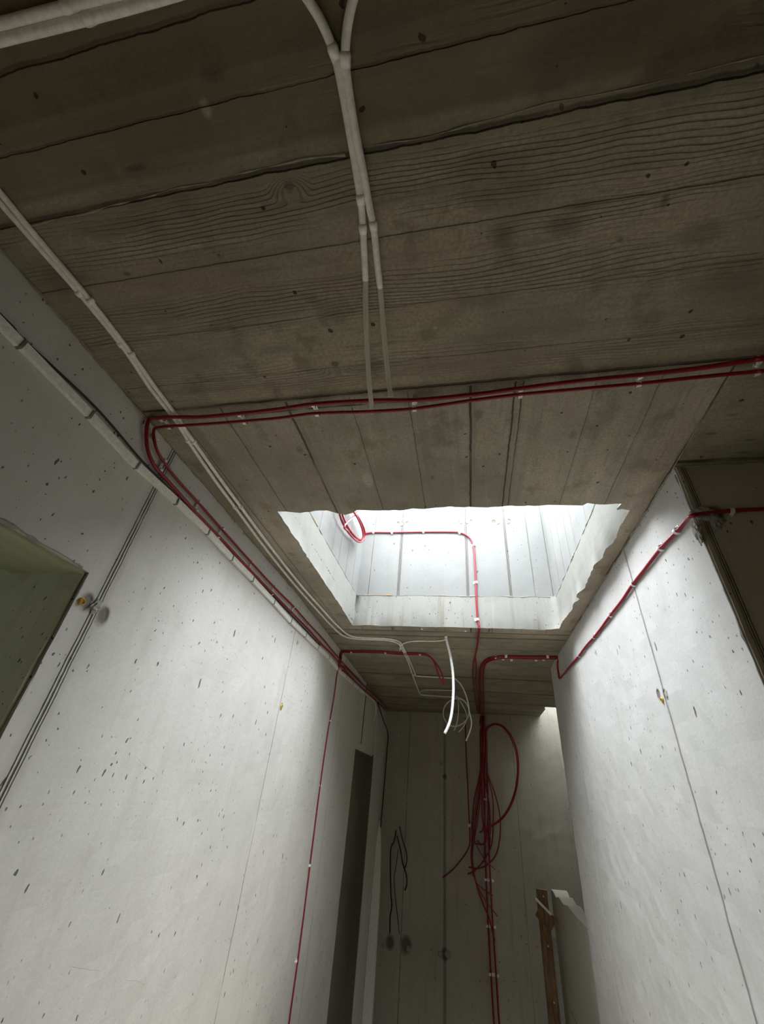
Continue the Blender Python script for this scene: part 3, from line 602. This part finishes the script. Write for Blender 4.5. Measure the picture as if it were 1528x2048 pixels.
for (u, l) in (((1515, 722), (1512, 745)), ((1279, 751), (1276, 767)), ((1041, 777), (1040, 790)), ((829, 800), (829, 817)), ((627, 808), (635, 827)), ((480, 828), (490, 843)), ((325, 838), (340, 853))):
    a, b = at('C', *u, .026), at('C', *l, .026); s = b - a
    clip(r1, (a + b) / 2, s.cross(DN), DN, s.length, .010, wide=.016)
for (u, l) in (((293, 878), (311, 880)), ((320, 940), (328, 922)), ((391, 1022), (397, 1005)), ((436, 1073), (445, 1058)), ((500, 1140), (503, 1124)), ((544, 1187), (548, 1174)), ((584, 1226), (587, 1214)), ((615, 1257), (617, 1247)), ((643, 1288), (645, 1277)), ((667, 1311), (668, 1304))):
    a, b = at('L', *u, .014), at('L', *l, .014); s = b - a
    clip(r2, (a + b) / 2, s.cross(NRM['L']), NRM['L'], s.length, .010, wide=.012)
# further red cables joining along the far left edge
for k, (pts, lab) in enumerate((([(686, 1332), (700, 1343), (722, 1366), (745, 1385), (776, 1416)], 'red cable squeezed under the far left ceiling edge, topmost of the dark bunch'),
                                ([(684, 1340), (700, 1353), (722, 1374), (745, 1394), (774, 1424)], 'red cable in the dark bunch at the far left ceiling edge, lowest one'))):
    cable('cable', path('L', pts, .035), .008, 'red', lab, 'cable')
r3 = cable('cable', [at('L', 681, 1322, .02), at('L', 678, 1335, .015), at('L', 674, 1350, .012), at('L', 668, 1395, .010), at('L', 655, 1470, .010), at('L', 640, 1575, .010), at('L', 620, 1732, .010), at('L', 600, 1890, .010), at('L', 578, 2048, .010), at('L', 568, 2130, .010)], .0062, 'red', 'thin red cable dropping straight down the bright left wall', 'cable')
for q, q2 in (((660, 1442), (655, 1470)), ((641, 1571), (638, 1590)), ((619, 1731), (617, 1750)), ((592, 1922), (590, 1940))):
    clip(r3, at('L', *q, .010), dirat('L', q, q2, .01), NRM['L'], 0, .008, 'bright', .014, label='small white clip')
# across the ceiling behind the opening with the hanging loop
for k, (dy, lab) in enumerate(((0, 'upper of two red cables behind the ceiling opening ending in a small hanging loop'), (2.6, 'lower of two red cables behind the ceiling opening ending in a small hanging loop'))):
    P = [at('L', 677 + 3 * k, 1335, .02), at('L', 679 + 3 * k, 1318, .02), at('C', 683 + 2 * k, 1303 + dy, .02)] + path('C', [(700, 1302 + dy), (760, 1303 + dy), (800, 1306 + dy), (840, 1307 + dy * .8)], .014)
    e = at('C', 846, 1307, .015)
    tl = ((856, 1311), (868, 1322), (879, 1338), (886, 1355), (889, 1368)) if k == 0 else ((856, 1312), (866, 1320), (872, 1335), (879, 1355), (888, 1371))
    P += [at(('y', e.y + .01 * i), *q) for i, q in enumerate(tl)]
    o = cable('cable', P, .0085, 'red', lab, 'cable')
    if k == 0:
        for q in ((703, 1304), (771, 1305), (840, 1308)): clip(o, at('C', *q, .012), Vector((1, 0, 0)), DN, .02, .010, 'bright' if q[0] == 840 else 'steel', .02)
# cable down the shaft wall and on along the far ceiling
P = [at('S', *q, .012) for q in ((731, 1067), (748, 1065), (785, 1065), (846, 1064), (905, 1064), (922, 1066), (936, 1073), (944, 1083), (948, 1100), (950, 1130), (952, 1165), (953, 1200), (955, 1232), (957, 1246))]
P += [Vector((P[-1].x + .005, OY1 - .012, H - .004)), Vector((P[-1].x + .004, OY1 + .03, H - .014))] + path('C', [(955, 1290), (951, 1310), (948, 1322), (946, 1345), (947, 1365), (950, 1395), (955, 1425)], .014)
r4 = cable('cable', P, .0095, 'red', 'red cable crossing the bright shaft wall, bending down it and on along the far ceiling', 'cable')
for q, dd in (((747, 1065), 0), ((784, 1066), 0), ((847, 1064), 0), ((919, 1066), 0), ((948, 1090), 1), ((952, 1165), 1), ((955, 1239), 1)):
    clip(r4, at('S', *q, .012), Vector((0, 0, 1)) if dd else Vector((1, 0, 0)), NRM['S'], 0, .011, 'bright', .022, label='small white clip')
cc = at(('y', 3.70), 704, 1044); pts = []
for k in range(90):
    a = k / 90 * 2 * math.pi * 4.2 + .6; g = 1 + .10 * math.sin(k * .31)
    ex, ey = 42 * g * math.cos(a), 15 * g * math.sin(a) + 3 * math.sin(k * .17)
    t = math.radians(62); q = (705 + ex * math.cos(t) - ey * math.sin(t), 1042 + ex * math.sin(t) + ey * math.cos(t))
    pts.append(at(('x', -1.06 + .0009 * k), *q))
pts += [at(('x', -1.02), 718, 1020), at(('x', -1.02), 708, 995)]
cable('cable', pts, .0085, 'red', 'coil of red cable hanging in the upper left corner of the bright shaft', 'cable', sub=4)
# three cables from the right wall along the ceiling and back to the far wall
k3 = ((0, 1.5, .014), (1, 3.6, .022), (2, 5.6, .014)); labs = ('upper', 'middle', 'lower')
for k, dy, of in k3:
    x0 = 959 + 4.2 * k
    P = path('C', [(1116, 1313 + dy * .9), (1100, 1312 + dy), (1060, 1312 + dy), (1010, 1311 + dy), (985, 1313 + dy * 1.3), (970 + k * 1.5, 1319 + dy * 1.2), (x0 + 1.5, 1335), (x0 - .5, 1352), (x0, 1380), (x0 + .5, 1405), (x0 + 1.5, 1428)], of)
    if k == 1:
        P = [Vector((3.9, YB - .012, 2.56)), Vector((2.6, YB - .012, 2.56)), at('B', 1620, 1012, .012), at('B', 1528, 1018, .012), at('B', 1465, 1021, .012), at('B', 1420, 1026, .014), at('R', 1385, 1031, .03), at('R', 1372, 1042, .015)] + path('R', [(1353, 1064), (1321, 1098), (1290, 1138), (1265, 1170), (1245, 1200), (1221, 1231), (1200, 1260), (1188, 1275), (1172, 1293), (1158, 1312), (1140, 1333), (1126, 1350), (1119, 1357)], .011) + path('R', [(1117, 1348), (1115, 1335), (1115, 1325)], .011) + P
    o = cable('cable', P, .0088, 'red', {0: 'upper red cable of the bend over the far ceiling, nearest the opening', 1: 'red cable climbing the bright right wall, then crossing the ceiling between two others', 2: 'lower red cable of the bend over the far ceiling, innermost'}[k], 'cable')
    if k == 1:
        for q, q2 in (((1353, 1054 + 8), (1340, 1078)), ((1321, 1096), (1310, 1112)), ((1267, 1168), (1255, 1185)), ((1221, 1230), (1212, 1243)), ((1188, 1274), (1180, 1285)), ((1159, 1311), (1150, 1322))):
            clip(o, at('R', *q, .011), -dirat('R', q, q2, .011), NRM['R'], 0, .011, 'steel', .016)
        clip(o, at('B', 1462, 1022, .012), Vector((-1, 0, 0)), NRM['B'], 0, .011, 'steel', .016)
    if k == 0:
        for q in ((992, 1315), (1012, 1313), (1095, 1314)): clip(o, at('C', *q, .016), Vector((1, 0, 0)), DN, 0, .011, 'bright', .024)
    if k == 2:
        for q in ((1006, 1318), (1023, 1320), (1072, 1320), (1087, 1319)): clip(o, at('C', *q, .016), Vector((1, 0, 0)), DN, 0, .011, 'bright', .024)
P = path('C', [(951, 1318), (953, 1335), (953, 1365), (956, 1395), (958, 1426)], .014)
cable('cable', P, .0085, 'red', 'short red cable beside the shaft cable, running straight to the far wall', 'cable')
# ---------------------------------------------------------------- BUNDLE ON THE FAR WALL
def q6(x, y): return (860 + x / 5.093, 1430 + y / 5.093)
def q5(x, y): return (700 + x / 3.738, 1500 + y / 3.738)
def fc(pts, off, r, lab, mat='red'):
    return cable('cable', [at('F', *p, off) for p in pts], r, mat, lab, 'cable')
f1 = fc([(964, 1436)] + [q6(575, 200), q6(580, 440), q6(590, 860)] + [q5(1035, 640), q5(1050, 975), q5(1068, 1320), q5(1092, 1680), q5(1115, 2040), q5(1140, 2300)], .02, .012, 'right of the two red cables clipped all the way down the far wall')
f2 = fc([(962, 1436)] + [q6(530, 200), q6(548, 440), q6(556, 860)] + [q5(1008, 640), q5(1018, 975), q5(1034, 1320), q5(1054, 1680), q5(1076, 2040), q5(1100, 2300)], .02, .012, 'left of the two red cables clipped all the way down the far wall')
for q in (q6(572, 860), q6(592, 1225), q5(1037, 973), q5(1052, 1320), q5(1074, 1682)):
    clip(f1, at('F', *q, .022), Vector((0, 0, 1)), NRM['F'], .11 if q[1] > 1700 else .07, .014, 'bright', .03)
fc([(967, 1437), q6(560, 190), q6(590, 120), q6(660, 88), q6(745, 115), q6(830, 215), q6(885, 360), q6(903, 520), q6(890, 700), q6(850, 860), q6(780, 1000), q6(700, 1085), q6(600, 1145), q6(505, 1195)], .16, .012, 'outer red cable of the big bow hanging out to the right of the bundle')
fc([(969, 1437), q6(560, 200), q6(592, 132), q6(660, 98), q6(740, 125), q6(818, 225), q6(872, 365), q6(891, 520), q6(880, 700), q6(838, 860), q6(772, 992), q6(695, 1078), q6(600, 1138), q6(530, 1165)], .13, .011, 'inner red cable of the big bow hanging out to the right of the bundle')
bund = [
 ([(570, 160), (575, 500), (600, 640), (660, 800), (708, 1000), (715, 1200), (680, 1400), (600, 1510), (500, 1560), (395, 1550)], 'red cable end hooking left lowest but one, widest of the narrow bows'),
 ([(565, 160), (570, 500), (590, 640), (632, 800), (645, 1000), (630, 1300), (560, 1460), (460, 1580), (385, 1620)], 'red cable end crossing down left to the lowest hooked tip'),
 ([(540, 160), (525, 450), (500, 640), (452, 850), (430, 1100), (425, 1300), (430, 1500), (480, 1750), (545, 1930), (600, 2060), (630, 2180), (660, 2300)], 'longest loose red cable, swinging back right across the clipped pair'),
 ([(545, 160), (530, 450), (510, 640), (472, 850), (442, 1100), (445, 1240), (480, 1340), (560, 1470), (665, 1575)], 'thin red cable end pointing right behind the hooked ends'),
 ([(550, 160), (540, 450), (526, 900), (548, 1150), (575, 1180), (578, 1230), (562, 1300), (520, 1320), (445, 1300)], 'bright pink red cable end hooking left in the middle of the bundle'),
 ([(560, 160), (570, 450), (588, 850), (590, 1050), (575, 1220), (548, 1310), (515, 1310), (480, 1275)], 'short red cable end with a tight upward hook beside the pink one'),
 ([(530, 160), (530, 450), (515, 700), (478, 1000), (440, 1230), (418, 1380), (425, 1520), (465, 1690), (540, 1770), (640, 1840)], 'thin red cable end pointing right just under the lower clips'),
 ([(535, 160), (535, 450), (520, 700), (495, 1000), (455, 1250), (432, 1450), (470, 1700), (560, 1880), (690, 2050)], 'thin red cable end pointing right above the longest one'),
 ([(515, 160), (515, 500), (510, 700), (470, 1000), (452, 1200), (432, 1300), (428, 1450), (440, 1640)], 'red cable on the left side of the bundle ending at the clips'),
 ([(520, 160), (520, 600), (545, 900), (560, 1180), (552, 1500)], 'straight red cable in the heart of the bundle, hanging behind the hooks'),
 ([(545, 160), (552, 600), (600, 900), (612, 1200), (600, 1420)], 'straight red cable at the right side of the bundle over the clipped pair')]
for i, (pts, lab) in enumerate(bund):
    fc([(961 + .75 * i, 1431), (960.5 + .8 * i, 1448)] + [q6(*p) for p in pts], .05 + .012 * (i % 5), .0075 if 'thin' in lab else .0100, lab)
fl = fc([(932, 1440), q6(360, 60), q6(368, 400), q6(383, 700), q6(393, 950), q6(402, 1125), q6(405, 1300), q6(385, 1370), q6(335, 1450), q6(250, 1555), q6(190, 1610), q6(130, 1655)], .03, .010, 'single red cable left of the bundle, its end swinging out down left')
clip(fl, at('F', *q6(405, 1125), .03), Vector((0, 0, 1)), NRM['F'], 0, .014, 'bright', .04, label='small white clip')
# cable at the far left corner
cable('cable', [at('L', 755, 1404, .05), at('L', 766, 1438, .05), at('L', 776, 1468, .05), at('L', 774, 1500, .05), at('L', 771, 1540, .05), at('L', 766, 1600, .05), at('L', 761, 1655, .05)], .010, 'black', 'dark cable dropping from the far left corner beside the doorway', 'cable')
# white trunking beside the doorway
bm = bmesh.new()
P = [at('L', *q, .02) for q in ((760, 1640), (754, 1690), (746, 1790), (737, 1900), (727, 2040), (721, 2130))]
wd = [.02, .04, .05, .05, .05, .05]; wx = [.02, .08, .12, .13, .135, .135]; rows = []
for p, h_, x_ in zip(P, wd, wx): rows.append([bm.verts.new(p + Vector((dx * x_ - .012, dy * h_, 0))) for dx, dy in ((0, -1), (1, -1), (1, 1), (0, 1))])
for a, b in zip(rows, rows[1:]):
    for k in range(4): bm.faces.new((a[k], a[(k + 1) % 4], b[(k + 1) % 4], b[k]))
bm.faces.new(rows[0]); bm.faces.new(rows[-1])
trk = link('wall_duct', bm, M['bright'], org=P[0]); tag(trk, 'broad white duct standing upright beside the dark doorway', 'cable duct')
cable('cable', [at('L', *q, .05) for q in ((761, 1718), (762, 1740), (760, 1765), (756, 1790))], .006, 'white', 'thin white wire bowing out from the upright duct', 'cable')
# dark roots / cracks streaks on the far wall: thin dangling dark fibres
for k, (pts, lab) in enumerate((([q5(x, y) for x, y in ((345, 600), (330, 680), (305, 740), (302, 900), (305, 1060), (312, 1165), (300, 1250), (298, 1370))], 'long dark wire stain down the far wall beside its left corner'),
                                ([q5(x, y) for x, y in ((350, 640), (375, 740), (395, 850), (420, 930), (425, 1000), (410, 1050))], 'dark frayed wire bending left at its tip on the far wall'),
                                ([q5(x, y) for x, y in ((370, 570), (395, 680), (420, 760), (425, 830), (410, 880))], 'short dark frayed wire right of the longer ones on the far wall'),
                                ([q5(x, y) for x, y in ((360, 740), (345, 860), (330, 960), (335, 1060), (350, 1200), (370, 1380))], 'thinnest dark wire hanging between two darker ones on the far wall'))):
    cable('wire', [at('F', *p, .012) for p in pts], (.010, .010, .008, .005)[k], 'black', lab, 'wire')
# ---------------------------------------------------------------- TIE-HOLE PLUGS
def plug(c, n, r, mat, lab, dome=True):
    root = None; d, nn, s = frame(Vector((0, 0, 1)), n); bm = bmesh.new()
    rings_ = []
    for rr, hh in ((1.0, -.004), (1.0, .004), (.72, .007), (.6, .001), (.25, .000)):
        rings_.append([bm.verts.new(c + (d * math.cos(a) + s * math.sin(a)) * r * rr * (1 + .08 * math.sin(3 * a + r * 900)) + nn * hh) for a in [2 * math.pi * k / 16 for k in range(16)]])
    for a, b in zip(rings_, rings_[1:]):
        for k in range(16): bm.faces.new((a[k], a[(k + 1) % 16], b[(k + 1) % 16], b[k]))
    bm.faces.new(rings_[0]); bm.faces.new(rings_[-1])
    o = link('tie_hole_plug', bm, M[mat], org=c, smooth=False)
    return tag(o, lab, 'plug')
plug(at('L', 163, 1203, .002), NRM['L'], .014, 'yellow', 'yellow plug in the left wall by the corner of the greenish side opening')
plug(at('L', 563, 1413, .002), NRM['L'], .018, 'yellow', 'small yellowish plug on the bright left wall below the cable duct')
plug(at('R', 1325, 1400, .002), NRM['R'], .013, 'yellow', 'yellow plug in the joint of the bright right wall')
lump('mortar_lump', wl, at('L', 190, 1212, .0), .010, .024, .026, 'grey', 11); lump('mortar_lump', wr, at('R', 1334, 1390, .0), .006, .018, .022, 'grey', 12)
plug(at('F', 817, 1898, .004), NRM['F'], .035, 'grey', 'grey plug in the dark round patch on the lower far wall')
plug(at('F', 766, 1891, .004), NRM['F'], .025, 'grey', 'grey plug beside the upright white duct on the lower far wall')
plug(at('F', 880, 1908, .004), NRM['F'], .04, 'grey', 'grey plug left of the joint low on the far wall')
plug(at('F', 896, 1908, .004), NRM['F'], .045, 'grey', 'grey plug right of the joint low on the far wall')
plug(at('F', 882, 1527, .004), NRM['F'], .025, 'grey', 'grey plug high on the far wall joint')
for q, lab in (((803, 1049), 'grey plug on the shaft wall at the left joint, above the horizontal red cable'), ((922, 1044), 'grey plug left of the middle joint on the bright shaft wall'),
               ((935, 1044), 'darker grey plug right of the middle joint on the bright shaft wall'), ((996, 1045), 'grey plug left of the right joint on the bright shaft wall'), ((1016, 1044), 'grey plug right of the right joint on the bright shaft wall')):
    plug(at('S', *q, .002), NRM['S'], .02, 'grey', lab)
for q, lab in (((844, 1258), 'tiny white anchor in the ceiling edge above the white cables'), ((931, 1262), 'tiny white anchor in the ceiling edge left of the red cable')):
    bm = bmesh.new(); c = at('C', *q, .004); box(bm, c, Vector((1, 0, 0)), Vector((0, 1, 0)), Vector((0, 0, 1)), .010, .008, .006); bmesh.ops.bevel(bm, geom=list(bm.edges), offset=.002, segments=1, affect='EDGES')
    tag(link('ceiling_anchor', bm, M['bright'], org=c), lab, 'anchor')
# ---------------------------------------------------------------- WOODEN POST IN THE STAIRWELL
yp = 7.2
a = at(('y', yp), 1073, 1778); b = at(('y', yp), 1096, 1782)
root = bpy.data.objects.new('timber_post', None); C.objects.link(root); root.location = (a.x, yp, Z0 + .15)
tag(root, 'weathered timber post with an angled cleat standing in front of the far wall', 'post')
X0, X1 = a.x, b.x - .012; zt = a.z
bm = bmesh.new(); rbox(bm, X0, X1, yp, yp + .07, Z0 + .15, zt, .1, .002, tap=False); o = link('upright', bm, M['wood'], parent=root, org=(X0, yp, Z0 + .15))
bm = bmesh.new(); rbox(bm, X1, X1 + .05, yp + .005, yp + .065, Z0 + .15, zt - .42, .1, .002, tap=False); o = link('side_strip', bm, M['grey'], parent=root, org=(X1, yp, Z0 + .15)); o['label'] = 'pale grey strip along the right side'  # paler grey strip for the right side of the post
c0, c1 = at(('y', yp - .02), 1071, 1797), at(('y', yp - .02), 1102, 1829)
dd = (c1 - c0).normalized(); nn = Vector((0, -1, 0)); s = dd.cross(nn)
bm = bmesh.new(); box(bm, (c0 + c1) / 2, dd, nn, s, (c1 - c0).length / 2, .018, .012); bmesh.ops.bevel(bm, geom=list(bm.edges), offset=.003, segments=1, affect='EDGES')
o = link('cleat', bm, M['bright'], parent=root, org=c0); o['label'] = 'pale angled cleat'  # cleat in the bright white material
bm = bmesh.new(); q0 = (c0 + c1) / 2 + Vector((.02, .01, -.10)); box(bm, q0, dd, nn, s, (c1 - c0).length / 2, .01, .07)
o = link('brace_block', bm, M['wood'], parent=root, org=q0)
for z in (zt - .5, zt - .95, zt - .06):
    bm = bmesh.new(); c = Vector(((X0 + X1) / 2 + .01, yp - .004, z)); tube(bm, [c, c + Vector((0, -.006, 0))], .008, 8); link('screw', bm, M['steel'], parent=root, org=c)
